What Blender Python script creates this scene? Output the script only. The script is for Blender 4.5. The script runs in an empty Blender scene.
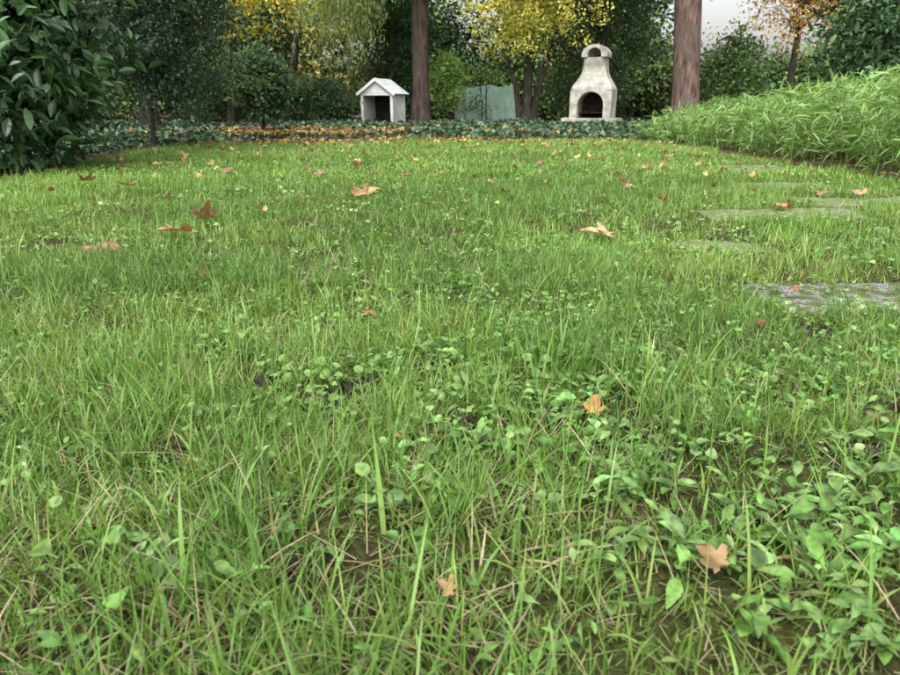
import bpy, math, numpy as np
from mathutils import Vector
import bmesh
rng=np.random.default_rng(11)
sc=bpy.context.scene
U=rng.uniform
# ------------------------------------------------------------ helpers
def vnoise(x,y,s,seed):
    L=np.random.default_rng(seed).random((256,256))
    x=np.asarray(x)/s+1000.3; y=np.asarray(y)/s+1000.7
    xi=np.floor(x).astype(int); yi=np.floor(y).astype(int)
    fx=x-xi; fy=y-yi; fx=fx*fx*(3-2*fx); fy=fy*fy*(3-2*fy)
    a=L[xi%256,yi%256]; b=L[(xi+1)%256,yi%256]; c=L[xi%256,(yi+1)%256]; d=L[(xi+1)%256,(yi+1)%256]
    return (a*(1-fx)+b*fx)*(1-fy)+(c*(1-fx)+d*fx)*fy
def gh(x,y):
    r=np.sqrt(np.asarray(x)**2+np.asarray(y)**2)
    f=np.clip(1-(r-12)/20,0,1)
    return ((vnoise(x,y,1.3,1)-.5)*.05+(vnoise(x,y,.35,2)-.5)*.022+(vnoise(x,y,.09,3)-.5)*.010)*f
def link(o,parent=None):
    sc.collection.objects.link(o)
    if parent: o.parent=parent
    return o
def empty(name,loc=(0,0,0),rz=0):
    e=bpy.data.objects.new(name,None); e.location=loc; e.rotation_euler=(0,0,rz); e.empty_display_size=.2
    return link(e)
def build(name,V,F,mat,C=None,smooth=True,parent=None):
    me=bpy.data.meshes.new(name)
    V=np.asarray(V,dtype=np.float32); F=np.asarray(F,dtype=np.int32)
    nf,k=F.shape
    me.vertices.add(len(V)); me.vertices.foreach_set('co',V.ravel())
    me.loops.add(nf*k); me.loops.foreach_set('vertex_index',F.ravel())
    me.polygons.add(nf); me.polygons.foreach_set('loop_start',np.arange(0,nf*k,k,dtype=np.int32))
    me.polygons.foreach_set('use_smooth',np.full(nf,smooth))
    me.update(calc_edges=True)
    if C is not None:
        a=me.color_attributes.new('col','FLOAT_COLOR','POINT')
        cc=np.ones((len(V),4),dtype=np.float32); cc[:,:3]=C; a.data.foreach_set('color',cc.ravel())
    me.materials.append(mat)
    return link(bpy.data.objects.new(name,me),parent)
def merge(parts):
    off=0; Vs=[];Fs=[];Cs=[]
    for p in parts:
        Vs.append(p[0]); Fs.append(np.asarray(p[1])+off); off+=len(p[0])
        if len(p)>2: Cs.append(p[2])
    return np.concatenate(Vs),np.concatenate(Fs),(np.concatenate(Cs) if Cs else None)
def scatter(T,TF,P,yaw,pitch,roll,S,C):
    T=np.asarray(T,float); N=len(P); S=np.asarray(S,float)
    if S.ndim==1: S=S[:,None]*np.ones((1,3))
    v=T[None]*S[:,None,:]
    x,y,z=v[...,0],v[...,1],v[...,2]
    c,s=np.cos(roll)[:,None],np.sin(roll)[:,None]; x,z=x*c+z*s,-x*s+z*c
    c,s=np.cos(pitch)[:,None],np.sin(pitch)[:,None]; y,z=y*c-z*s,y*s+z*c
    c,s=np.cos(yaw)[:,None],np.sin(yaw)[:,None]; x,y=x*c-y*s,x*s+y*c
    v=np.stack([x,y,z],-1)+np.asarray(P)[:,None,:]
    F=(np.asarray(TF)[None]+(np.arange(N)*len(T))[:,None,None]).reshape(-1,np.asarray(TF).shape[1])
    return v.reshape(-1,3),F,np.repeat(C,len(T),0)
def leaf3(ys,ws,cup=.25,droop=.25):
    T=[];F=[]
    for y,w in zip(ys,ws):
        z=-droop*y*y
        T+=[(-w,y,z+cup*w),(0,y,z),(w,y,z+cup*w)]
    for i in range(len(ys)-1):
        a=3*i; F+=[(a,a+1,a+4,a+3),(a+1,a+2,a+5,a+4)]
    return np.array(T),np.array(F)
L_SIMPLE=(np.array([(0,0,0),(.3,.45,.08),(0,1,-.05),(-.3,.45,.08),]),np.array([(0,1,2,3)]))
L_LAUREL=leaf3([0,.12,.35,.6,.85,1],[.01,.10,.19,.20,.12,.01],.35,.22)
L_LANCE=leaf3([0,.2,.55,1],[.01,.062,.06,.004],.3,.35)
L_OVAL=leaf3([0,.22,.36,.55,.75,.92,1],[.022,.03,.11,.19,.185,.09,.01],.45,.35)
L_ROUND=leaf3([0,.40,.44,.58,.75,.92,1],[.014,.014,.18,.30,.31,.19,.04],.4,.25)
L_IVY=(np.array([(0,0,0),(.45,.1,.03),(.38,.45,.05),(0,1,-.05),(-.38,.45,.05),(-.45,.1,.03)]),np.array([(0,1,2,3),(0,3,4,5)]))
def tube(pts,rad,n=10,wob=0.0,seed=0):
    pts=np.array(pts,float); rad=np.array(rad,float); m=len(pts)
    r=np.random.default_rng(seed)
    tan=np.gradient(pts,axis=0); tan/=np.linalg.norm(tan,axis=1)[:,None]+1e-9
    ref=np.array([0.31,.95,.1]) if abs(tan[0][2])>.6 else np.array([0,0,1.])
    V=[]
    ang=np.linspace(0,2*np.pi,n,endpoint=False)
    ph=r.uniform(0,6.28,3)
    for i in range(m):
        a=np.cross(tan[i],ref); a/=np.linalg.norm(a); b=np.cross(tan[i],a)
        rr=rad[i]*(1+wob*(np.sin(3*ang+ph[0]+i*.3)+.7*np.sin(5*ang+ph[1]-i*.5)+.6*r.normal(size=n)*.5))
        V.append(pts[i]+rr[:,None]*(np.cos(ang)[:,None]*a+np.sin(ang)[:,None]*b))
    V=np.concatenate(V); F=[]
    for i in range(m-1):
        for j in range(n):
            F.append((i*n+j,i*n+(j+1)%n,(i+1)*n+(j+1)%n,(i+1)*n+j))
    return V,np.array(F)
def pick(cols,N,var=.18):
    cols=np.array(cols); c=cols[rng.integers(0,len(cols),N)]
    return c*(1+rng.normal(size=(N,1))*var).clip(.4,1.7)*(1+rng.normal(size=(N,3))*.05)
# ------------------------------------------------------------ materials
def newmat(name):
    m=bpy.data.materials.new(name); m.use_nodes=True; nt=m.node_tree
    b=nt.nodes['Principled BSDF']; return m,nt,b
def leaf_mat(name,rough=.5,tr=.35,spec=.35,gain=1.25,mott=0):
    m,nt,b=newmat(name); N=nt.nodes; L=nt.links
    at=N.new('ShaderNodeAttribute'); at.attribute_name='col'; col=at.outputs['Color']
    if mott:
        tc=N.new('ShaderNodeTexCoord'); n=N.new('ShaderNodeTexNoise'); n.inputs['Scale'].default_value=mott; n.inputs['Detail'].default_value=4
        L.new(tc.outputs['Object'],n.inputs['Vector'])
        r=N.new('ShaderNodeValToRGB'); r.color_ramp.elements[0].position=.35; r.color_ramp.elements[1].position=.65
        r.color_ramp.elements[0].color=(.5,.45,.4,1); r.color_ramp.elements[1].color=(1.25,1.25,1.25,1); L.new(n.outputs['Fac'],r.inputs[0])
        mm=N.new('ShaderNodeMix'); mm.data_type='RGBA'; mm.blend_type='MULTIPLY'; mm.inputs['Factor'].default_value=1
        L.new(col,mm.inputs['A']); L.new(r.outputs[0],mm.inputs['B']); col=mm.outputs['Result']
    b.inputs['Roughness'].default_value=rough; b.inputs['Specular IOR Level'].default_value=spec
    L.new(col,b.inputs['Base Color'])
    if tr>0:
        t=N.new('ShaderNodeBsdfTranslucent'); mu=N.new('ShaderNodeMix'); mu.data_type='RGBA'; mu.blend_type='MULTIPLY'
        mu.inputs['Factor'].default_value=1; L.new(col,mu.inputs['A']); mu.inputs['B'].default_value=(gain*1.1,gain*1.1,gain*.6,1)
        L.new(mu.outputs['Result'],t.inputs['Color'])
        mx=N.new('ShaderNodeMixShader'); mx.inputs[0].default_value=tr
        L.new(b.outputs[0],mx.inputs[1]); L.new(t.outputs[0],mx.inputs[2])
        L.new(mx.outputs[0],N['Material Output'].inputs['Surface'])
    return m
def noise_mat(name,c1,c2,scale,rough=.9,bump=.4,detail=6,dist=.01,stretch=None,c3=None,p3=(.48,.66)):
    m,nt,b=newmat(name); N=nt.nodes; L=nt.links
    tc=N.new('ShaderNodeTexCoord'); mp=N.new('ShaderNodeMapping'); L.new(tc.outputs['Object'],mp.inputs['Vector'])
    if stretch: mp.inputs['Scale'].default_value=stretch
    n=N.new('ShaderNodeTexNoise'); n.inputs['Scale'].default_value=scale; n.inputs['Detail'].default_value=detail
    L.new(mp.outputs[0],n.inputs['Vector'])
    r=N.new('ShaderNodeValToRGB'); r.color_ramp.elements[0].position=.35; r.color_ramp.elements[1].position=.68
    r.color_ramp.elements[0].color=(*c1,1); r.color_ramp.elements[1].color=(*c2,1)
    L.new(n.outputs['Fac'],r.inputs[0])
    out=r.outputs[0]
    if c3:
        n2=N.new('ShaderNodeTexNoise'); n2.inputs['Scale'].default_value=scale*.22; n2.inputs['Detail'].default_value=5
        L.new(tc.outputs['Object'],n2.inputs['Vector'])
        r2=N.new('ShaderNodeValToRGB'); r2.color_ramp.elements[0].position=p3[0]; r2.color_ramp.elements[1].position=p3[1]
        L.new(n2.outputs['Fac'],r2.inputs[0])
        mx=N.new('ShaderNodeMix'); mx.data_type='RGBA'; L.new(r2.outputs[0],mx.inputs['Factor']); L.new(out,mx.inputs['A']); mx.inputs['B'].default_value=(*c3,1)
        out=mx.outputs['Result']
    L.new(out,b.inputs['Base Color'])
    b.inputs['Roughness'].default_value=rough; b.inputs['Specular IOR Level'].default_value=.2
    bp=N.new('ShaderNodeBump'); bp.inputs['Strength'].default_value=bump; bp.inputs['Distance'].default_value=dist
    L.new(n.outputs['Fac'],bp.inputs['Height']); L.new(bp.outputs[0],b.inputs['Normal'])
    return m
M_grass=leaf_mat('grass_blade',.42,.35,.4)
M_weed=leaf_mat('weed_leaf',.45,.3,.35,mott=60)
M_bamboo=leaf_mat('bamboo_leaf',.45,.3,.35)
M_leaf=leaf_mat('tree_leaf',.5,.35,.3)
M_far=leaf_mat('far_leaf',.7,0,.1)
M_gloss=leaf_mat('glossy_leaf',.32,.12,.5)
M_dead=leaf_mat('dead_leaf',.7,.2,.2,1.0,mott=45)
M_bark_red=noise_mat('bark_reddish',(.055,.036,.028),(.22,.145,.115),14,bump=1,dist=.05,stretch=(1,1,.22),c3=(.13,.11,.09))
M_bark_brown=noise_mat('bark_grey_brown',(.030,.023,.019),(.105,.074,.060),14,bump=1,dist=.05,stretch=(1,1,.22),c3=(.06,.052,.042))
M_bark=noise_mat('bark_dark',(.022,.018,.015),(.07,.060,.048),12,bump=1,dist=.02,stretch=(1,1,.25))
M_conc=noise_mat('weathered_concrete',(.27,.26,.22),(.50,.48,.42),7,bump=.4,c3=(.17,.17,.13))
M_soot=noise_mat('sooty_brick',(.01,.01,.01),(.04,.035,.03),10)
M_white=noise_mat('white_paint',(.50,.52,.50),(.74,.76,.75),5,rough=.6,bump=.1,c3=(.42,.46,.40))
M_roof=noise_mat('roof_felt',(.34,.36,.36),(.56,.58,.58),6,bump=.3)
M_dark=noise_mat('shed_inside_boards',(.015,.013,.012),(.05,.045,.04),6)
M_wood=noise_mat('old_wood',(.06,.035,.025),(.16,.10,.07),12,stretch=(.2,1,1))
M_slab=noise_mat('exposed_aggregate',(.045,.045,.04),(.33,.32,.29),120,bump=1,dist=.006,detail=4,c3=(.07,.09,.03),p3=(.42,.56))
M_slab_moss=noise_mat('mossy_aggregate',(.08,.085,.055),(.32,.33,.25),90,bump=1,dist=.006,detail=5,c3=(.11,.15,.04),p3=(.38,.52))
M_soil=noise_mat('soil_clod',(.016,.012,.009),(.068,.050,.038),60,bump=1,dist=.006)
M_net=noise_mat('pale_green_netting',(.50,.88,.72),(.86,.98,.92),3.5,rough=.7,bump=.1,c3=(.34,.72,.52))
nt=M_net.node_tree; N=nt.nodes; L=nt.links
t=N.new('ShaderNodeBsdfTranslucent'); t.inputs['Color'].default_value=(.68,.98,.84,1); mx=N.new('ShaderNodeMixShader'); mx.inputs[0].default_value=.4
L.new(N['Principled BSDF'].outputs[0],mx.inputs[1]); L.new(t.outputs[0],mx.inputs[2])
tp=N.new('ShaderNodeBsdfTransparent'); mx2=N.new('ShaderNodeMixShader'); mx2.inputs[0].default_value=.12
L.new(mx.outputs[0],mx2.inputs[1]); L.new(tp.outputs[0],mx2.inputs[2]); L.new(mx2.outputs[0],N['Material Output'].inputs['Surface'])
m,nt,b=newmat('ground_soil_moss'); N=nt.nodes; L=nt.links
at=N.new('ShaderNodeAttribute'); at.attribute_name='col'
tc=N.new('ShaderNodeTexCoord'); n=N.new('ShaderNodeTexNoise'); n.inputs['Scale'].default_value=70; n.inputs['Detail'].default_value=10; n.inputs['Roughness'].default_value=.7
L.new(tc.outputs['Object'],n.inputs['Vector'])
r=N.new('ShaderNodeValToRGB'); r.color_ramp.elements[0].position=.36; r.color_ramp.elements[1].position=.64
r.color_ramp.elements[0].color=(.25,.22,.2,1); r.color_ramp.elements[1].color=(2.0,1.9,1.7,1); L.new(n.outputs['Fac'],r.inputs[0])
mu=N.new('ShaderNodeMix'); mu.data_type='RGBA'; mu.blend_type='MULTIPLY'; mu.inputs['Factor'].default_value=1
L.new(at.outputs['Color'],mu.inputs['A']); L.new(r.outputs[0],mu.inputs['B']); L.new(mu.outputs['Result'],b.inputs['Base Color'])
b.inputs['Roughness'].default_value=.95; b.inputs['Specular IOR Level'].default_value=.15
bp=N.new('ShaderNodeBump'); bp.inputs['Strength'].default_value=1; bp.inputs['Distance'].default_value=.02
L.new(n.outputs['Fac'],bp.inputs['Height']); L.new(bp.outputs[0],b.inputs['Normal'])
M_ground=m
# ------------------------------------------------------------ layout (cx,cy,w,h,angle,overgrown)
slabs=[(1.42,1.78,1.10,.34,.03,0.0),(1.62,3.22,.75,.30,-.05,.045),(2.32,3.62,.8,.40,.04,.03),(2.55,5.65,.6,.5,.1,.03),(1.02,2.45,.36,.22,.1,.07),(3.0,3.1,.6,.4,.0,.05),(2.1,2.75,.5,.26,.06,.07),(2.25,4.5,.6,.34,-.06,.06)]
clods=[(-1.28,1.75,.08),(-.34,1.10,.055),(-.22,1.03,.07),(-.16,1.12,.05),(-.02,1.2,.06),(.85,1.42,.07),(.98,1.03,.06),(.42,1.22,.045),(.75,1.0,.05),(-.28,1.45,.05),(.27,1.5,.05),(-1.0,1.1,.04),(.08,.72,.03),(-.62,.75,.03),(.55,.62,.03),(-.45,1.9,.06),(1.3,1.2,.06),(.3,.85,.04),(.75,.58,.04),(-.9,2.0,.06),(.1,2.2,.06),(-.17,.6,.03),(.62,.86,.045),(-.50,1.28,.05),(-.75,1.0,.04),(-.42,.86,.035),(.02,.95,.04),(-.8,1.45,.05),(1.1,1.5,.05)]
def xl(y): return -3.15-.45*np.sin((y-4.3)*.5)-.25*(vnoise(y,0*y,.8,31)-.5)
def yb(x): return 10.4+.35*np.sin(x*.9)+.5*(vnoise(x,0*x,.7,32)-.5)-np.clip(-x-2.2,0,3)*.5
def lawn(x,y):
    return (y<yb(x))&~((y>4.1+.2*np.sin(3*x))&(x<xl(y)))&~((y>4.55)&(x>3.1+.1*np.sin(4*y)))
def slabd(x,y,og=1.0):
    d=np.full(np.shape(x),9.)
    for cx,cy,w,h,a,o in slabs:
        c,s=math.cos(a),math.sin(a); u=(x-cx)*c+(y-cy)*s; v=-(x-cx)*s+(y-cy)*c
        q=np.maximum(np.abs(u)-w/2,np.abs(v)-h/2)+o*og; d=np.minimum(d,q)
    return d
def clodd(x,y):
    d=np.full(np.shape(x),9.)
    for cx,cy,rr in clods: d=np.minimum(d,np.hypot(x-cx,y-cy)/rr)
    return d
# ------------------------------------------------------------ ground sheet
def axis(lo,hi,st,far):
    a=np.arange(lo,hi+1e-6,st); g=st*1.35; out=[hi]
    while out[-1]<far: out.append(out[-1]+g); g*=1.35
    g=st*1.35; o2=[lo]
    while o2[-1]>-far: o2.append(o2[-1]-g); g*=1.35
    return np.concatenate([np.array(o2[:0:-1]),a,np.array(out[1:])])
xs=axis(-4.5,4.5,.035,400); ys=axis(0,11.5,.035,400)
X,Y=np.meshgrid(xs,ys,indexing='xy'); x=X.ravel();y=Y.ravel()
V=np.stack([x,y,gh(x,y)],1)
nx,ny=len(xs),len(ys)
i=np.arange((nx-1)*(ny-1)); a=(i//(nx-1))*nx+i%(nx-1)
F=np.stack([a,a+1,a+nx+1,a+nx],1)
ms=lawn(x,y)
n1=vnoise(x,y,.25,5); n2=vnoise(x,y,.07,6)
soil=np.array([.050,.037,.024]); moss=np.array([.075,.110,.024]); litter=np.array([.09,.066,.040])
k=np.clip(.25+.9*(n1*.6+n2*.5)-.42+np.clip((y-2)/5,0,.6),0,1)[:,None]
C=soil*(1-k)+moss*k
C=np.where(ms[:,None],C,litter*(.7+.6*n1[:,None]))
build('ground',V,F,M_ground,C)
# ------------------------------------------------------------ weeds density field
big=[(.30,.62,1),(.42,.56,1.2),(.50,.70,1),(.26,.78,.8),(.38,.50,1),(-.34,.62,.4),(-.05,.75,.6),(.60,.60,1),(.02,.86,.5),(.52,.48,1),(.15,1.0,.8),(.6,.8,1.2),(.75,.75,1.2),(.33,.9,1)]
def bigd(x,y):
    d=np.zeros(np.shape(x))
    for cx,cy,s in big: d=np.maximum(d,np.exp(-((x-cx)**2+(y-cy)**2)/(2*(.08*s)**2)))
    return d
# ------------------------------------------------------------ grass
def blades(P,ln,wd,az,a0,bend,tw,nseg,C,tipc=None):
    N=len(P); s=np.linspace(0,1,nseg+1)
    pos=np.zeros((N,nseg+1,3)); cur=np.array(P,float); pos[:,0]=cur
    for i in range(nseg):
        t=(i+.5)/nseg; th=a0+bend*t**1.2
        d=np.stack([np.sin(th)*np.cos(az),np.sin(th)*np.sin(az),np.cos(th)],1)
        cur=cur+d*(ln/nseg)[:,None]; pos[:,i+1]=cur
    w=wd[:,None]*np.array([ (0.75+.5*q)*(1-q**2.2) for q in s])[None]*.5
    w[:,-1]=wd*.03
    sa=az[:,None]+np.pi/2+tw[:,None]*s[None]
    side=np.stack([np.cos(sa),np.sin(sa),np.zeros_like(sa)],-1)
    A=pos-side*w[...,None]; B=pos+side*w[...,None]
    V=np.stack([A,B],2).reshape(N,-1,3)
    q=[]
    for i in range(nseg): q.append((2*i,2*i+1,2*i+3,2*i+2))
    F=(np.array(q)[None]+(np.arange(N)*(2*nseg+2))[:,None,None]).reshape(-1,4)
    sh=np.repeat(s,2)[None,:,None]
    base=C*np.array([1.15,.95,1.0]); 
    CC=base[:,None]*(1-sh)+C[:,None]*sh
    return V.reshape(-1,3),F,CC.reshape(-1,3)
G=np.array([[.110,.238,.044],[.148,.285,.054],[.188,.330,.074],[.222,.350,.084],[.082,.195,.038]])
STR=np.array([[.48,.46,.24],[.40,.40,.18],[.30,.24,.13],[.52,.49,.32]])
def band(x0,x1,y0,y1,dens,lmean,wmean,nseg,straw,seed,lite=1.0):
    N=int((x1-x0)*(y1-y0)*dens)
    x=U(x0,x1,N); y=U(y0,y1,N)
    dn=.45*vnoise(x,y,.30,41)+.55*vnoise(x,y,.075,42)
    keep=lawn(x,y)&(U(0,1,N)<np.clip((dn-.27)*3.2,.13,1))
    keep&=U(0,1,N)>.35*bigd(x,y)
    sd=slabd(x,y)+.10*(vnoise(x,y,.13,78)-.62)+.05*(vnoise(x,y,.04,79)-.5)
    keep&=(sd>-.02)|(U(0,1,N)<.08)
    cd=clodd(x,y); keep&=(cd>.95)|(U(0,1,N)<.12)
    x=x[keep];y=y[keep];N=len(x)
    lf=.5+.9*vnoise(x,y,.45,43)*.8+.5*vnoise(x,y,.11,44)
    ln=lmean*lf*np.exp(rng.normal(size=N)*.38)
    ln=np.clip(ln,.010,.15)
    ln*=np.where(slabd(x,y,0)<.03,.5,1)
    ln*=np.clip(.5+.4*clodd(x,y),.5,1)
    wd=wmean*np.exp(rng.normal(size=N)*.38)
    az=U(0,2*np.pi,N)
    a0=np.abs(rng.normal(size=N))*.34; bend=np.abs(rng.normal(size=N))*.8+.1
    tw=rng.normal(size=N)*.7
    tone=vnoise(x,y,.6,45)*.6+vnoise(x,y,.15,46)*.4
    idx=np.clip((tone*5+rng.normal(size=N)*1.1),0,4.99).astype(int)
    order=np.array([4,0,1,2,3]); C=G[order[idx]]*(1+rng.normal(size=(N,1))*.18).clip(.5,1.6)*lite
    C=C*(1+.35*(vnoise(x,y,1.1,50)-.5))[:,None]
    dry=U(0,1,N)<straw*(.3+1.5*vnoise(x,y,.3,47)+1.2*np.clip(-x*1.5,0,1)*np.clip(1.3-y,0,1))
    nd=dry.sum(); C[dry]=STR[rng.integers(0,4,nd)]*U(.5,1.0,(nd,1))
    a0[dry]=U(.7,1.5,nd); bend[dry]=U(0,.6,nd); wd[dry]*=.7
    P=np.stack([x,y,gh(x,y)-.004+np.where(dry,U(0.003,.02,N),0)],1)
    return blades(P,ln,wd,az,a0,bend,tw,nseg,C)
g1=band(-1.8,1.8,.12,2.2,26000,.045,.0024,4,.11,1)
g2=band(-3.4,3.8,2.2,4.6,8500,.036,.0038,3,.07,2,1.05)
g3=band(-4.2,3.4,4.6,11,3200,.032,.0068,2,.05,3,1.12)
g4=band(-5.5,-1.8,.1,2.2,2200,.042,.006,2,.1,4)
g5=band(1.8,5.5,.1,2.2,2200,.042,.006,2,.1,4)
g6=band(-6.5,-3.4,2.2,4.6,1800,.040,.008,2,.1,4)
g7=band(3.8,6.5,2.2,4.6,1800,.040,.008,2,.1,4)
def under(x0,x1,y0,y1,dens,sz):
    N=int((x1-x0)*(y1-y0)*dens); x=U(x0,x1,N);y=U(y0,y1,N)
    k=lawn(x,y)&(vnoise(x,y,.2,48)+.5*vnoise(x,y,.05,49)>.68)&(slabd(x,y)>-.03)&(clodd(x,y)>.9)
    x=x[k];y=y[k];N=len(x)
    C=np.array([.16,.26,.055])*U(.6,1.4,(N,1))
    return blades(np.stack([x,y,gh(x,y)-.002],1),sz*U(.5,1.3,N),np.full(N,sz*.16),U(0,6.28,N),U(0,1.2,N),U(0,1,N),rng.normal(size=N),2,C)
g8=under(-1.4,1.4,.3,1.8,20000,.015)
N=7000; x=U(-1.3,1.3,N); y=.3+U(0,1,N)**1.2*1.5
k=(slabd(x,y)>0)&(vnoise(x,y,.25,91)>.45); x=x[k];y=y[k];N=len(x)
g8b=blades(np.stack([x,y,gh(x,y)+U(.002,.018,N)],1),U(.02,.05,N),U(.0008,.0016,N),U(0,6.28,N),U(1.1,1.6,N),U(-.2,.4,N),rng.normal(size=N),3,STR[rng.integers(0,4,N)]*U(.4,.95,(N,1)))
N=1300; x=U(-2.2,2.2,N); y=.35+U(0,1,N)**1.3*3.2
k=(slabd(x,y)>0)&(vnoise(x,y,.5,61)>.38); x=x[k];y=y[k];N=len(x)
g9=blades(np.stack([x,y,gh(x,y)-.003],1),U(.06,.115,N),U(.0022,.0042,N),U(0,6.28,N),np.abs(rng.normal(size=N))*.25,U(.2,1.3,N),rng.normal(size=N)*.4,6,G[rng.integers(0,4,N)]*U(.7,1.1,(N,1)))
bp_=np.array([(.285,.49,.12,.0055,.05),(.04,.80,.11,.0045,.7),(-.09,.95,.09,.0045,.3),(-.5,.62,.08,.0045,.3),(.42,.9,.09,.0045,.2)])
q=bp_; n=len(q)
g10=blades(np.stack([q[:,0],q[:,1],gh(q[:,0],q[:,1])],1),q[:,2],q[:,3],U(0,6.28,n),q[:,4],U(.1,.5,n),rng.normal(size=n)*.2,8,np.tile([.11,.23,.05],(n,1)))
V,F,C=merge([g1,g2,g3,g4,g5,g6,g7,g8,g8b,g9,g10])
build('lawn_grass',V,F,M_grass,C)
# ------------------------------------------------------------ broadleaf weeds
def rosettes(cx,cy,nl,sz,tmpl,cols,p=(.15,.8),zoff=(.005,.02)):
    n=len(cx); tot=nl.sum(); idx=np.repeat(np.arange(n),nl)
    x=cx[idx]+rng.normal(size=tot)*.007; y=cy[idx]+rng.normal(size=tot)*.007
    s=sz[idx]*U(.5,1.2,tot)
    C=pick(cols,n,.15)[idx]*(1+rng.normal(size=(tot,1))*.18)
    P=np.stack([x,y,gh(x,y)+U(zoff[0],zoff[1],tot)],1)
    S=np.stack([s*U(.75,1.25,tot),s,s*U(.2,1.9,tot)],1)
    return scatter(tmpl[0],tmpl[1],P,U(0,6.28,tot),U(p[0],p[1],tot),rng.normal(size=tot)*.4,S,C)
WC=[[.15,.29,.07],[.19,.34,.10],[.125,.26,.06],[.22,.37,.13]]
def cluster(n,centers,spread):
    c=np.array(centers); i=rng.integers(0,len(c),n)
    return c[i,0]+rng.normal(size=n)*spread*c[i,2],c[i,1]+rng.normal(size=n)*spread*.7*c[i,2]
cx,cy=cluster(320,big,.10)
w1=rosettes(cx,cy,rng.integers(3,7,320),U(.018,.038,320),L_OVAL,WC,(.1,.9),(.004,.032))
cx,cy=cluster(50,big,.12)
w2=rosettes(cx,cy,rng.integers(1,4,50),U(.024,.038,50),L_ROUND,WC,(.1,.8),(.006,.026))
lf_=np.array([(-.42,.56),(-.33,.54),(-.28,.57),(-.38,.62),(-.25,.62),(-.47,.66),(-.20,.53)])
w2b=rosettes(lf_[:,0],lf_[:,1],rng.integers(1,4,7),U(.028,.036,7),L_ROUND,WC,(.0,.5),(.015,.032))
med=[(.1,1.35,1.6),(.35,1.25,1.6),(-.2,1.2,1.4),(.5,1.1,1.5),(-.1,1.6,1.6),(.3,1.7,2),(.7,1.4,1.6),(-.5,1.4,1.2),(.0,2.1,2.2),(-.9,1.0,1.2),(1.1,1.2,1.2),(-.75,2.2,2),(.3,1.05,1.2),(.05,1.05,1)]
cx,cy=cluster(1300,med,.2)
w3=rosettes(cx,cy,rng.integers(3,7,1300),U(.014,.028,1300),L_ROUND,WC,(.1,.9),(.010,.034))
cx=U(-1.8,1.8,2400);cy=U(.4,2.6,2400); k=vnoise(cx,cy,.4,71)>.38; cx=cx[k];cy=cy[k]
w4=rosettes(cx,cy,rng.integers(2,6,len(cx)),U(.012,.028,len(cx)),L_OVAL,WC,(.2,1.0),(.005,.032))
cx=U(-3.5,3,4200);cy=U(2.1,8,4200); k=(vnoise(cx,cy,.6,72)>.42)&(slabd(cx,cy)>0)&lawn(cx,cy); cx=cx[k];cy=cy[k]
w5=rosettes(cx,cy,rng.integers(3,6,len(cx)),U(.02,.034,len(cx)),L_ROUND,WC,(.1,.7),(.008,.028))
V,F,C=merge([w1,w2,w2b,w3,w4,w5]); build('lawn_weeds',V,F,M_weed,C)
# ------------------------------------------------------------ clods
bm=bmesh.new(); bmesh.ops.create_icosphere(bm,subdivisions=2,radius=1); T=np.array([v.co[:] for v in bm.verts]); TF=np.array([[v.index for v in f.verts] for f in bm.faces]); bm.free()
T=T*(1+.5*(rng.random(len(T))-.5))[:,None]
P=[];S=[]
for cx,cy,rr in clods:
    for _ in range(int(30+rr*800)):
        dx,dy=rng.normal()*.45,rng.normal()*.40
        px=cx+dx*rr; py=cy+dy*rr
        P.append((px,py,float(gh(px,py))+U(0,.024)*math.exp(-(dx*dx+dy*dy)*2.5))); q=.0022+.006*rng.random()**2; S.append((q,q*U(.7,1.2),q*U(.5,.9)))
n=len(P); V,F,C=scatter(T,TF,np.array(P),U(0,6,n),U(0,6,n),U(0,6,n),np.array(S),np.ones((n,3)))
build('soil_clods',V,F,M_soil,None,False)
# ------------------------------------------------------------ slabs
for cx,cy,w,h,a,og in slabs:
    nxs,nys=int(w/.02)+2,int(h/.02)+2
    u,v=np.meshgrid(np.linspace(-1,1,nxs),np.linspace(-1,1,nys)); u=u.ravel();v=v.ravel()
    bw=np.minimum(1,np.minimum((1-np.abs(u))*w/2,(1-np.abs(v))*h/2)/.03)
    zz=.010*np.sqrt(np.clip(bw,0,1))-.012*(bw<=0)+.005*(vnoise(u*w,v*h,.02,12)-.5)
    px,py=u*w/2,v*h/2
    c_,s_=math.cos(a),math.sin(a)
    zz=zz+gh(cx+px*c_-py*s_,cy+px*s_+py*c_)
    V=np.stack([px,py,zz],1); i=np.arange((nxs-1)*(nys-1)); q=(i//(nxs-1))*nxs+i%(nxs-1)
    o=build('stepping_stone',V,np.stack([q,q+1,q+nxs+1,q+nxs],1),M_slab if og==0 else M_slab_moss)
    o.location=(cx,cy,.0); o.rotation_euler=(0,0,a)
# ------------------------------------------------------------ fallen leaves
out=[]
lob=[(-90,.18),(-60,.42),(-35,.62),(-20,.40),(0,.66),(15,.85),(30,.80),(42,.48),(58,.72),(75,.95),(90,1.12),(105,.95),(122,.72),(138,.48),(150,.80),(165,.85),(180,.66),(200,.40),(215,.62),(240,.42)]
def mleaf(k1,k2,ph):
    Tm=[(0,0,0)]
    for f in (.55,1):
        for a,rr in lob:
            t=math.radians(a); rr2=rr*f if f==1 else min(rr,.62)*.6
            Tm.append((rr2*math.cos(t),rr2*math.sin(t),k1*rr2*rr2*(1+k2*math.sin(3*t+ph))))
    Tm=np.array(Tm)*.5; n=len(lob); F=[(0,1+i,1+(i+1)%n) for i in range(n)]
    for i in range(n):
        j=(i+1)%n; F+=[(1+i,1+n+i,1+n+j),(1+i,1+n+j,1+j)]
    return Tm,np.array(F)
ML=[mleaf(.25,.9,0),mleaf(.5,.8,1.2),mleaf(-.35,1.1,2.2)]
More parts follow.
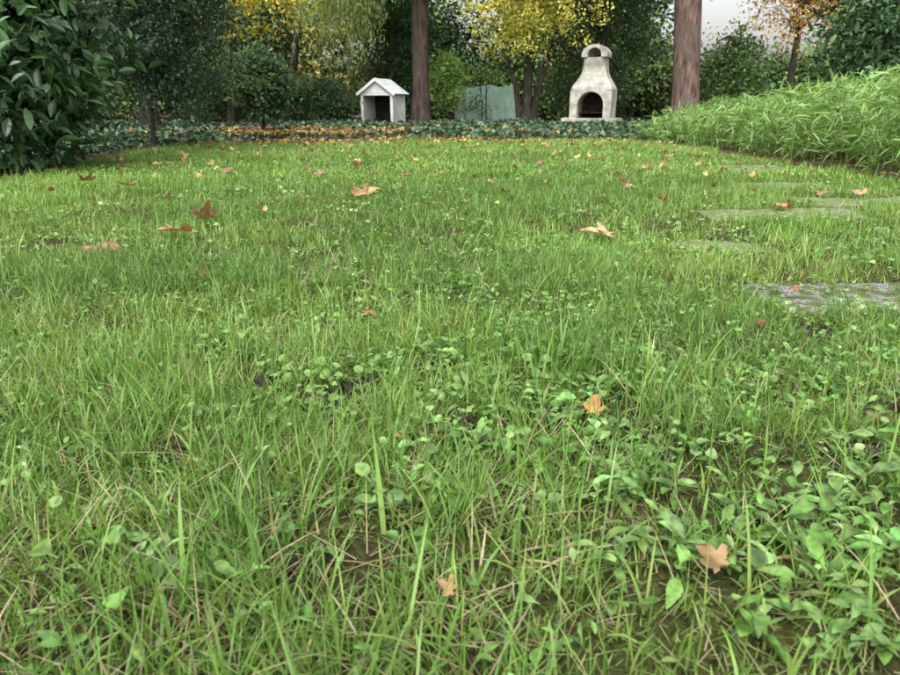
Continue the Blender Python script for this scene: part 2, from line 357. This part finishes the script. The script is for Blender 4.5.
LC=[[.40,.26,.15],[.34,.21,.12],[.44,.31,.19],[.42,.25,.13],[.28,.17,.10]]
sp=[(-1.03,2.5,.20,.25),(-1.08,2.86,.15,1.2),(-1.22,2.22,.16,.7),(.60,2.5,.18,.15),(-.47,3.5,.14,.5),(-.42,3.8,.12,.3),(.28,.565,.050,.5),(.235,.96,.045,1.3),(.72,1.42,.04,.5),(-.10,3.1,.09,.3),(-.82,2.9,.10,.4),(-.20,1.52,.06,.4),(-1.9,3.9,.13,.4),(.0,1.4,.04,.4),(.68,.93,.05,.8),(-.07,.86,.035,.4),(.0,.54,.03,.5),(.62,4.3,.09,.3),(1.7,2.8,.09,.2),(-.7,1.8,.045,.5),(1.65,3.3,.12,.3),(2.3,3.7,.12,.3),(-2.3,4.2,.14,.5),(-1.6,4.9,.12,.4),(-.9,4.6,.1,.4),(.3,3.6,.08,.4),(1.1,4.0,.09,.4),(-2.2,3.1,.12,.3),(-1.75,2.4,.08,.5),(.95,1.72,.05,.2),(-.02,.86,.03,1)]
P=np.array([(a,b_,float(gh(a,b_))+(.045 if b_>1.6 else .03)) for a,b_,_,_ in sp]); n=len(sp)
cc=pick(LC,n,.12); cc[7]=(.46,.25,.10); cc[8]=(.28,.13,.07); cc[29]=(.28,.15,.08); cc[3]=(.50,.36,.22); cc[1]=(.34,.20,.12)
yy=U(0,6.28,n)
for k_ in range(3):
    s_=np.arange(n)%3==k_
    out.append(scatter(ML[k_][0],ML[k_][1],P[s_],yy[s_],np.array([q[3] for q in sp])[s_]*.6,U(-.3,.3,s_.sum()),np.array([q[2] for q in sp])[s_],cc[s_]))
N=1500; x=U(-4.5,4,N);y=3.0+U(0,1,N)**.7*7.5
k=lawn(x,y)&(U(0,1,N)<np.clip((y-2.0)/12+.03,0,1)); x=x[k];y=y[k];n=len(x)
YC=[[.46,.37,.15],[.38,.26,.14],[.50,.42,.18],[.33,.21,.12],[.30,.18,.10]]
out.append(scatter(ML[1][0],ML[1][1],np.stack([x,y,gh(x,y)+U(.018,.036,n)],1),U(0,6.28,n),U(-.5,.5,n),U(-.5,.5,n),U(.035,.10,n),pick(YC,n)))
N=2000; x=rng.normal(size=N)*1.2-1.9; y=rng.normal(size=N)*.6+10.8; x[:500]=U(-4.5,3.5,500); y[:500]=U(9.6,13,500)
k=vnoise(x,y,.45,93)>.36; x=x[k];y=y[k];N=len(x)
out.append(scatter(ML[2][0],ML[2][1],np.stack([x,y,gh(x,y)+U(.02,.06,N)+np.where(y>yb(x)+.4,.1,0)],1),U(0,6.28,N),U(-.5,.5,N),U(-.5,.5,N),U(.04,.11,N),pick([[.46,.35,.10],[.36,.21,.09],[.27,.15,.08],[.50,.38,.12],[.20,.12,.07]],N)))
V,F,C=merge(out); build('fallen_leaves',V,F,M_dead,C)
# ------------------------------------------------------------ ivy ground cover
N=52000; x=U(-9,9,N); y=U(6.0,18.5,N)
k=(~lawn(x,y))&(y>yb(x)+.05-.2*U(0,1,N))|((x<xl(y)-.1)&(y>7.0)&(y<11))
k&=~((x>3.0)&(y<10)); k&=(U(0,1,N)<np.clip(1.3-(y-9)*.08,.3,1)); k&=~((np.abs(x+2.0)<1.2)&(y<11.1)&(U(0,1,N)<.5))
x=x[k];y=y[k];n=len(x)
hh=.04+.15*vnoise(x,y,.5,51)*np.clip((y-yb(x))/.8,.3,1)
z=gh(x,y)+hh*U(.5,1.1,n)
V,F,C=scatter(L_IVY[0],L_IVY[1],np.stack([x,y,z],1),U(0,6.28,n),rng.normal(size=n)*.5+.2,rng.normal(size=n)*.4,U(.05,.095,n),pick([[.04,.085,.04],[.055,.115,.05],[.07,.135,.07],[.04,.08,.04]],n,.25))
build('ivy_ground_cover',V,F,M_gloss,C)
# ------------------------------------------------------------ trees and shrubs
def crown(center,rad,ncl,per,csize,lsize,cols,tmpl=L_SIMPLE,shell=.5,droop=0.,var=.22,seed=0):
    r=np.random.default_rng(seed)
    d=r.normal(size=(ncl,3)); d/=np.linalg.norm(d,axis=1)[:,None]
    q=shell+(1-shell)*r.random(ncl); q=np.where(r.random(ncl)<.25,r.random(ncl),q)
    c=np.array(center)+d*q[:,None]*np.array(rad)*(.85+.3*r.random((ncl,1)))
    ncl=len(c)
    i=np.repeat(np.arange(ncl),per); n=len(i)
    off=r.normal(size=(n,3))*csize*np.array([1,1,.65])*(.6+.8*r.random(ncl))[i][:,None]
    if droop: off[:,2]=-np.abs(off[:,2])*droop
    P=c[i]+off; P[:,2]=np.maximum(P[:,2],.03)
    cb=(.6+.85*r.random(ncl))[i][:,None]
    C=pick(cols,ncl,.1)[i]*.5+pick(cols,n,var)*.5; C=C*cb
    pitch=r.normal(size=n)*.6-.3-(1.0 if droop else 0)
    return scatter(tmpl[0],tmpl[1],P,r.uniform(0,6.28,n),pitch,r.normal(size=n)*.6,lsize*r.uniform(.6,1.3,n),C),c
def limbs(pts,rad,cc,nl,seed,r0=.03,zmin=.5):
    r=np.random.default_rng(seed); parts=[tube(pts,rad,14,.05,seed)]
    pts=np.array(pts,float)
    for j in range(min(nl,len(cc))):
        e=cc[r.integers(len(cc))]
        k=r.integers(max(1,int(len(pts)*zmin)),len(pts)); s=pts[k]
        mid=s*.5+e*.5+np.array([0,0,.12*np.linalg.norm(e-s)])+r.normal(size=3)*.05
        parts.append(tube([s,s*.6+mid*.4,mid,e],[r0,r0*.8,r0*.5,r0*.15],6,0,seed+j))
    return merge(parts)
def tree(name,base,top,r0,r1,crowns,nl,bark,leafm,bend=.1,seed=1,extra=[],lr=.04,zmin=.4,flare=1.35):
    base=np.array(base,float); top=np.array(top,float)
    e=empty(name,tuple(base)); m=14; t=np.linspace(0,1,m)[:,None]
    pts=base*(1-t)+top*t; pts[:,0]+=np.sin(t[:,0]*3+seed)*bend*t[:,0]; pts-=base
    rad=r0*(1-t[:,0])+r1*t[:,0]; rad[0]*=flare
    lv=[];cc=[]
    for c in crowns:
        c=dict(c); c['center']=tuple(np.array(c['center'])-base)
        l,k=crown(seed=seed*7+len(lv),**c); lv.append(l); cc.append(k)
    cc=np.concatenate(cc)
    T=limbs(pts,rad,cc,nl,seed,lr,zmin)
    parts=[T[:2]]
    for ex in extra: parts.append(tube(np.array(ex[0])-base,ex[1],8,.04,seed))
    V,F,_=merge(parts); build('trunk_and_limbs',V,F,bark,None,True,e)
    V,F,C=merge(lv); V[:,2]=np.maximum(V[:,2],.01-base[2]); build('foliage',V,F,leafm,C,False,e)
    return e
DK=[[.045,.085,.040],[.058,.108,.047],[.074,.135,.056]]
MD=[[.09,.165,.055],[.12,.21,.065],[.08,.145,.055]]
LA=[[.038,.086,.036],[.060,.130,.050],[.046,.106,.042],[.095,.18,.065]]
tree('cherry_laurel_bush',(-4.05,5.5,0),(-3.9,5.5,2.2),.06,.02,[dict(center=(-4.05,5.5,1.15),rad=(1.22,1.05,1.25),ncl=560,per=20,csize=.12,lsize=.12,cols=LA,tmpl=L_LAUREL,shell=.78),
 dict(center=(-5.1,4.9,1.1),rad=(1.1,1.1,1.2),ncl=200,per=18,csize=.13,lsize=.12,cols=LA,tmpl=L_LAUREL,shell=.78),
 dict(center=(-4.1,5.6,1.1),rad=(.95,.8,1.0),ncl=150,per=45,csize=.2,lsize=.16,cols=DK,tmpl=L_SIMPLE,shell=.2)],25,M_bark,M_gloss,seed=3)
tree('holly_tree',(-3.5,8.0,0),(-3.2,8.1,3.2),.024,.016,[dict(center=(-3.25,8.2,1.65),rad=(.75,.8,1.35),ncl=370,per=75,csize=.12,lsize=.05,cols=[[.055,.093,.060],[.070,.125,.070],[.044,.08,.052]],shell=.6),
 dict(center=(-4.3,8.4,2.0),rad=(.9,.8,1.5),ncl=160,per=60,csize=.15,lsize=.06,cols=DK,shell=.5)],35,M_bark,M_leaf,seed=4,lr=.018)
tree('round_shrub',(-3.05,11.2,0),(-3.0,11.2,1.1),.03,.02,[dict(center=(-3.05,11.2,.82),rad=(.44,.42,.54),ncl=140,per=50,csize=.09,lsize=.07,cols=[[.06,.10,.05],[.08,.14,.055],[.05,.09,.045]],shell=.6)],14,M_bark,M_leaf,seed=5,lr=.02)
tree('beech_tree',(-5.9,13.5,0),(-5.8,13.6,7),.16,.05,[dict(center=(-6.2,13.5,3.6),rad=(1.7,1.6,3.0),ncl=300,per=60,csize=.28,lsize=.10,cols=DK,shell=.5)],30,M_bark,M_leaf,seed=6)
YL=[[.72,.58,.08],[.62,.55,.08],[.34,.38,.07],[.78,.64,.14]]
tree('yellow_autumn_tree',(-4.9,15.2,0),(-4.0,15.0,6),.08,.03,[dict(center=(-3.75,14.2,3.2),rad=(1.15,1.0,1.6),ncl=190,per=28,csize=.17,lsize=.10,cols=YL,shell=.35)],35,M_bark,M_leaf,seed=7,lr=.025)
tree('willow_tree',(-5.0,20.8,0),(-3.2,19.8,7),.13,.05,[dict(center=(-2.9,18.9,4.2),rad=(1.25,1.0,1.6),ncl=190,per=110,csize=.13,lsize=.12,cols=[[.30,.38,.13],[.38,.45,.17],[.22,.30,.09]],shell=.4,droop=8.,tmpl=L_LANCE)],30,M_bark,M_leaf,seed=8)
tree('yew_hedge',(-3.8,17.4,0),(-3.8,17.4,.9),.06,.02,[dict(center=(-3.55,17.4,.62),rad=(1.15,.45,.62),ncl=170,per=70,csize=.13,lsize=.07,cols=DK,shell=.6),dict(center=(-5.6,17.0,.8),rad=(1.2,.6,.8),ncl=150,per=70,csize=.15,lsize=.08,cols=DK,shell=.6)],8,M_bark,M_leaf,seed=19)
tree('pine_tree',(-.80,19.2,0),(-.78,19.3,11),.235,.18,[dict(center=(-.8,19.8,6.4),rad=(3.2,2.4,3.0),ncl=340,per=60,csize=.38,lsize=.15,cols=DK,shell=.4),
  ],30,M_bark_brown,M_leaf,seed=9,bend=.03,lr=.06)
tree('yellow_maple_tree',(2.0,18.0,0),(2.2,18.1,6),.13,.05,[dict(center=(1.8,17.4,2.95),rad=(1.75,1.2,1.4),ncl=220,per=38,csize=.19,lsize=.095,cols=[[.50,.46,.09],[.38,.41,.09],[.62,.54,.12],[.26,.32,.08]],shell=.3)],45,M_bark,M_leaf,seed=10,
  extra=[([(2.15,18,0),(2.3,18,1.0),(2.75,18,2.4)],[.10,.08,.05]),([(1.85,18,0),(1.7,18,1.0),(1.2,18,2.4)],[.09,.07,.04])])
tree('pine_tree',(5.92,17.2,0),(4.90,17.3,11),.325,.25,[dict(center=(5.6,18.0,6.6),rad=(3.2,2.2,3.0),ncl=300,per=60,csize=.38,lsize=.15,cols=DK,shell=.4)],20,M_bark_red,M_leaf,seed=12,bend=.02,lr=.06,flare=1.15)
tree('orange_autumn_tree',(9.0,18.5,0),(9.0,18.6,6),.10,.04,[dict(center=(8.7,18.0,3.2),rad=(1.6,1.0,1.6),ncl=170,per=26,csize=.22,lsize=.09,cols=[[.62,.34,.11],[.66,.42,.15],[.50,.28,.12],[.55,.46,.14]],shell=.3)],80,M_bark,M_leaf,seed=13,lr=.03)
tree('rhododendron_bush',(7.2,11.5,0),(7.2,11.5,2.6),.07,.02,[dict(center=(7.4,11.6,1.3),rad=(1.2,1.3,1.6),ncl=330,per=32,csize=.17,lsize=.13,cols=LA,tmpl=L_LAUREL,shell=.7)],15,M_bark,M_gloss,seed=14)
tree('hazel_bush',(-.05,20.6,0),(0,20.6,1.5),.03,.01,[dict(center=(-.05,20.5,1.15),rad=(.65,.5,.85),ncl=90,per=45,csize=.15,lsize=.09,cols=[[.20,.34,.10],[.26,.40,.12]],shell=.4)],10,M_bark,M_leaf,seed=15)
tree('hazel_bush',(.95,20.9,0),(1.0,20.9,1.4),.02,.008,[dict(center=(1.0,20.9,1.35),rad=(.8,.3,.30),ncl=40,per=16,csize=.12,lsize=.09,cols=[[.20,.30,.10],[.30,.38,.12],[.12,.20,.06]],shell=.2),dict(center=(.7,20.9,.45),rad=(.8,.3,.3),ncl=20,per=16,csize=.12,lsize=.08,cols=[[.10,.18,.06]],shell=.2)],22,M_bark,M_leaf,seed=21,lr=.012)
tree('elder_bush',(7.2,18.4,0),(7.2,18.4,2.2),.04,.015,[dict(center=(7.3,18.4,1.3),rad=(.9,.8,1.2),ncl=110,per=45,csize=.2,lsize=.10,cols=MD,shell=.4)],15,M_bark,M_leaf,seed=16)
tree('yew_tree',(4.2,19.4,0),(4.2,19.4,5),.12,.04,[dict(center=(4.0,19.6,2.6),rad=(1.7,1.1,2.7),ncl=300,per=70,csize=.22,lsize=.09,cols=DK,shell=.55)],10,M_bark,M_leaf,seed=17)
tree('yew_tree',(-1.9,21.5,0),(-1.9,21.5,5),.12,.04,[dict(center=(-1.8,21.6,2.6),rad=(1.4,1.1,2.7),ncl=230,per=70,csize=.24,lsize=.10,cols=DK,shell=.55)],10,M_bark,M_leaf,seed=18)
lv=[]
r=np.random.default_rng(99)
for j in range(46):
    cx=-26+52*j/45+r.normal()*.5; cy=24+r.uniform(0,5); h=r.uniform(3.0,5.0)
    thin= 8.0<cx<15.5 or -4.5<cx<-2.5 or 2.5<cx<4.5
    net= -1.5<cx<3.8
    if net: cy=26.5+r.uniform(0,3)
    if thin: h*=.55 if cx>7 else .45
    cols=[DK,DK,MD,[[.09,.15,.05],[.16,.22,.06]],[[.05,.09,.04],[.35,.30,.08]]][r.integers(5)]
    l,_=crown(center=(cx,cy,h*.5),rad=(1.6,1.2,h*.62),ncl=(60 if thin else 100),per=40,csize=.38,lsize=.20,cols=cols,shell=.4,seed=200+j); lv.append(l)
    if not ((thin and cx>7) or net):
        l,_=crown(center=(cx,cy+2,h+1.5+(1.5 if thin else 0)),rad=(2.2,1.8,3.5),ncl=60,per=30,csize=.5,lsize=.32,cols=DK,shell=.3,seed=300+j); lv.append(l)
for j in range(40):
    cx=-60+120*j/39; cy=48+r.uniform(0,8); h=r.uniform(3,4.6)
    l,_=crown(center=(cx,cy,h*.5),rad=(3,2,h*.6),ncl=45,per=30,csize=.7,lsize=.5,cols=[MD,DK][j%2],shell=.3,seed=500+j); lv.append(l)
V,F,C=merge(lv); V[:,2]=np.maximum(V[:,2],.01); build('distant_trees',V,F,M_far,C,False)
# ------------------------------------------------------------ bamboo hedge
N=2500; x=U(2.95,7.5,N); y=U(4.5,10.8,N)
k=x>3.15+.12*np.sin(5*y)+.06*rng.normal(size=N)-.05*np.clip(y-7,0,4); x=x[k];y=y[k]
hgt=(.42+.27*np.clip((9.2-y)/4.2,0,1.1)+.13*(x-3.1))*U(.5,1.2,len(x))
hgt*=np.where(x<3.3,.8,1)
ns=len(x)
az=U(0,6.28,ns)
st=blades(np.stack([x,y,gh(x,y)],1),hgt,np.full(ns,.006),az,U(0,.25,ns),U(.1,.6,ns),np.zeros(ns),4,np.tile([.16,.25,.08],(ns,1)))
per=24; i=np.repeat(np.arange(ns),per); n=len(i); t=1-U(0,1,n)**1.5*.85
lean=t*t*hgt[i]*.28
P=np.stack([x[i]+np.cos(az[i])*lean,y[i]+np.sin(az[i])*lean,gh(x[i],y[i])+hgt[i]*t*.95],1)
BC=[[.17,.30,.08],[.23,.36,.11],[.28,.41,.15],[.14,.25,.07]]
C=pick(BC,ns,.15)[i]*.5+pick(BC,n,.25)*.5
lf=scatter(L_LANCE[0],L_LANCE[1],P,U(0,6.28,n),rng.normal(size=n)*.5+.25,rng.normal(size=n)*.5,U(.09,.17,n)*np.clip(.6+hgt[i]*.6,.6,1.1),C)
V,F,C=merge([st,lf]); build('bamboo_hedge',V,F,M_bamboo,C)
# ------------------------------------------------------------ generic mesh bits
def poly_prism(name,pts,y0,y1,mat,parent,bevel=0.0,loc=(0,0,0),rot=(0,0,0)):
    bm=bmesh.new(); a=[bm.verts.new((p[0],y0,p[1])) for p in pts]; b2=[bm.verts.new((p[0],y1,p[1])) for p in pts]
    bm.faces.new(a); bm.faces.new(b2[::-1]); n=len(pts)
    for i in range(n): bm.faces.new((a[i],b2[i],b2[(i+1)%n],a[(i+1)%n]))
    bmesh.ops.recalc_face_normals(bm,faces=bm.faces)
    me=bpy.data.meshes.new(name); bm.to_mesh(me); bm.free(); me.materials.append(mat)
    o=bpy.data.objects.new(name,me); o.location=loc; o.rotation_euler=rot
    if bevel:
        md=o.modifiers.new('b','BEVEL'); md.width=bevel; md.segments=2; md.limit_method='ANGLE'
    return link(o,parent)
def box(name,c,s,mat,parent,bevel=.005,rot=(0,0,0)):
    x,z=s[0]/2,s[2]/2
    return poly_prism(name,[(-x,-z),(x,-z),(x,z),(-x,z)],-s[1]/2,s[1]/2,mat,parent,bevel,c,rot)
# ------------------------------------------------------------ barbecue fireplace
bq=empty('garden_barbecue_fireplace',(3.17,15.3,-.04),math.radians(-24)); bq.scale=(.92,.92,.91)
box('base',(.10,.05,.11),(.66,.5,.24),M_conc,bq,.01)
box('hearth_shelf',(0,-.04,.275),(1.32,.82,.085),M_conc,bq,.015)
ow=.98
def ringwall(name,w,zt,aw,zs,y0,y1,parent,mat,z0=.32,round_top=False):
    n=16; inner=[(aw/2,z0)]+[(aw/2*math.cos(math.pi*i/n),zs+aw/2*math.sin(math.pi*i/n)) for i in range(n+1)]+[(-aw/2,z0)]
    outer=[(w/2,z0)]
    for i in range(n+1):
        t=math.pi*i/n; c,s=math.cos(t),math.sin(t)
        if round_top: outer.append((c*w/2,zs+s*(zt-zs))); continue
        k=min((w/2)/abs(c) if abs(c)>1e-6 else 9,(zt-zs)/s if s>1e-6 else 9); outer.append((c*k,zs+s*k))
    outer.append((-w/2,z0))
    bm=bmesh.new(); m_=len(inner)
    L_=[[bm.verts.new((p[0],yy,p[1])) for p in q] for yy in (y0,y1) for q in (inner,outer)]
    for i in range(m_-1):
        bm.faces.new((L_[0][i],L_[0][i+1],L_[1][i+1],L_[1][i])); bm.faces.new((L_[2][i],L_[3][i],L_[3][i+1],L_[2][i+1]))
        bm.faces.new((L_[0][i],L_[2][i],L_[2][i+1],L_[0][i+1])); bm.faces.new((L_[1][i],L_[1][i+1],L_[3][i+1],L_[3][i]))
    for i in (0,m_-1): bm.faces.new((L_[0][i],L_[1][i],L_[3][i],L_[2][i]))
    bmesh.ops.recalc_face_normals(bm,faces=bm.faces)
    me=bpy.data.meshes.new(name); bm.to_mesh(me); bm.free(); me.materials.append(mat)
    return link(bpy.data.objects.new(name,me),parent)
ringwall('firebox_arch',ow,.95,.62,.61,-.33,.22,bq,M_conc)
box('firebox_back',(0,.275,.635),(ow,.10,.63),M_conc,bq,.004)
box('fire_lining',(0,.20,.61),(.615,.03,.56),M_soot,bq,0)
box('fire_grate',(0,-.0,.44),(.60,.38,.015),M_soot,bq,0)
secs=[(.952,.49,-.33,.32),(1.02,.475,-.325,.32),(1.12,.41,-.29,.31),(1.24,.33,-.24,.29),(1.36,.285,-.20,.27),(1.48,.265,-.18,.26),(1.68,.26,-.18,.26)]
bm=bmesh.new(); prev=None
for z,hw,ya,yb_ in secs:
    rg=[]
    ch=.05
    for px,py in ((-hw+ch,ya),(hw-ch,ya),(hw,ya+ch),(hw,yb_-ch),(hw-ch,yb_),(-hw+ch,yb_),(-hw,yb_-ch),(-hw,ya+ch)): rg.append(bm.verts.new((px,py,z)))
    if prev:
        for i in range(8): bm.faces.new((prev[i],prev[(i+1)%8],rg[(i+1)%8],rg[i]))
    else: bm.faces.new(rg[::-1])
    prev=rg
bm.faces.new(prev)
bmesh.ops.recalc_face_normals(bm,faces=bm.faces)
me=bpy.data.meshes.new('hood'); bm.to_mesh(me); bm.free(); me.materials.append(M_conc); link(bpy.data.objects.new('hood_and_chimney',me),bq)
ringwall('chimney_cap',.60,1.96,.32,1.73,-.23,.30,bq,M_conc,z0=1.683,round_top=True)
# ------------------------------------------------------------ small white playhouse
sh=empty('garden_playhouse',(-1.73,18.0,-.05),math.radians(-20))
W,D,H,A=.90,.75,.86,1.17
box('left_wall',(-W/2+.02,0,H/2),(.04,D,H),M_white,sh)
box('right_wall',(W/2-.02,0,H/2),(.04,D,H),M_white,sh)
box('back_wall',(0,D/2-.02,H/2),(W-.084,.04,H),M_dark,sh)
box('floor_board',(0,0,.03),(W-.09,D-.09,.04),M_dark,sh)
box('front_post_left',(-W/2+.035,-D/2-.022,H/2),(.07,.04,H),M_white,sh)
box('front_post_right',(W/2-.035,-D/2-.022,H/2),(.07,.04,H),M_white,sh)
poly_prism('front_gable',[(-W/2,H+.002),(W/2,H+.002),(0,A)],-D/2-.042,-D/2-.002,M_white,sh,.003)
poly_prism('back_gable',[(-W/2,H+.002),(W/2,H+.002),(0,A)],D/2-.04,D/2,M_white,sh,.003)
sl=math.atan2(A-H,W/2); ll=math.hypot(A-H,W/2)+.10
for s_,nm in ((-1,'roof_left'),(1,'roof_right')):
    cxx=s_*(ll/2)*math.cos(sl); czz=A+.03-(ll/2)*math.sin(sl)
    box(nm,(cxx,0,czz),(ll,D+.16,.03),M_roof,sh,.003,(0,s_*sl,0))
    box('barge_board',(cxx,-D/2-.095,czz-.012),(ll,.025,.07),M_white,sh,.003,(0,s_*sl,0))
box('doorway_lintel',(0,-D/2-.024,H-.03),(W-.144,.036,.055),M_white,sh)
# ------------------------------------------------------------ netting behind
nf=empty('netting_fence',(1.15,22.0,0))
nxs,nzs=90,30; u,v=np.meshgrid(np.linspace(-1.0,1.0,nxs),np.linspace(0,1,nzs)); u=u.ravel();v=v.ravel()
V=np.stack([u,.10*(vnoise(u,v*.4,.12,81)-.5)+.05*np.sin(u*14+2*v),.03+v*(1.12-.10*np.sin((u+1.0)*3.14)**2+.08*(vnoise(u,0*u,.3,5)-.5))],1)
i=np.arange((nxs-1)*(nzs-1)); q=(i//(nxs-1))*nxs+i%(nxs-1)
build('netting_sheet',V,np.stack([q,q+1,q+nxs+1,q+nxs],1),M_net,None,True,nf)
for px in (-1.0,0,1.0):
    V,F=tube([(px,.0,0),(px,.0,.6),(px,.0,1.15)],[.018,.018,.016],8); build('post',V,F,M_wood,None,True,nf)
V,F=tube([(-4.2,12.35,.08),(-3.3,12.2,.09),(-2.4,12.25,.08)],[.07,.08,.07],10,.05,5); build('fallen_log',V,F,M_wood)
# ------------------------------------------------------------ light and camera
el,azs=math.radians(58),math.radians(200)
w=bpy.data.worlds.new('World'); sc.world=w; w.use_nodes=True; nt=w.node_tree
sky=nt.nodes.new('ShaderNodeTexSky'); sky.sky_type='NISHITA'; sky.sun_disc=False; sky.sun_elevation=el; sky.sun_rotation=azs
sky.dust_density=6; sky.air_density=1.5
hsv=nt.nodes.new('ShaderNodeHueSaturation'); hsv.inputs['Saturation'].default_value=.22; hsv.inputs['Value'].default_value=2.4
nt.links.new(sky.outputs[0],hsv.inputs['Color']); nt.links.new(hsv.outputs[0],nt.nodes['Background'].inputs['Color'])
nt.nodes['Background'].inputs['Strength'].default_value=.15
sd=bpy.data.lights.new('sun','SUN'); sd.energy=1.1; sd.angle=math.radians(60); sd.color=(1,.99,.97)
so=link(bpy.data.objects.new('sun',sd))
d=Vector((math.sin(azs)*math.cos(el),math.cos(azs)*math.cos(el),math.sin(el)))
so.rotation_euler=d.to_track_quat('Z','Y').to_euler()
cam=bpy.data.cameras.new('camera'); co=link(bpy.data.objects.new('camera',cam))
co.location=(0,0,.5); co.rotation_euler=(math.radians(90-19.6),0,0)
cam.lens=26; cam.sensor_width=36; cam.clip_end=1500; cam.clip_start=.02
cam.dof.use_dof=True; cam.dof.focus_distance=1.7; cam.dof.aperture_fstop=9
sc.camera=co
sc.view_settings.view_transform='Standard'; sc.view_settings.look='None'; sc.view_settings.exposure=0
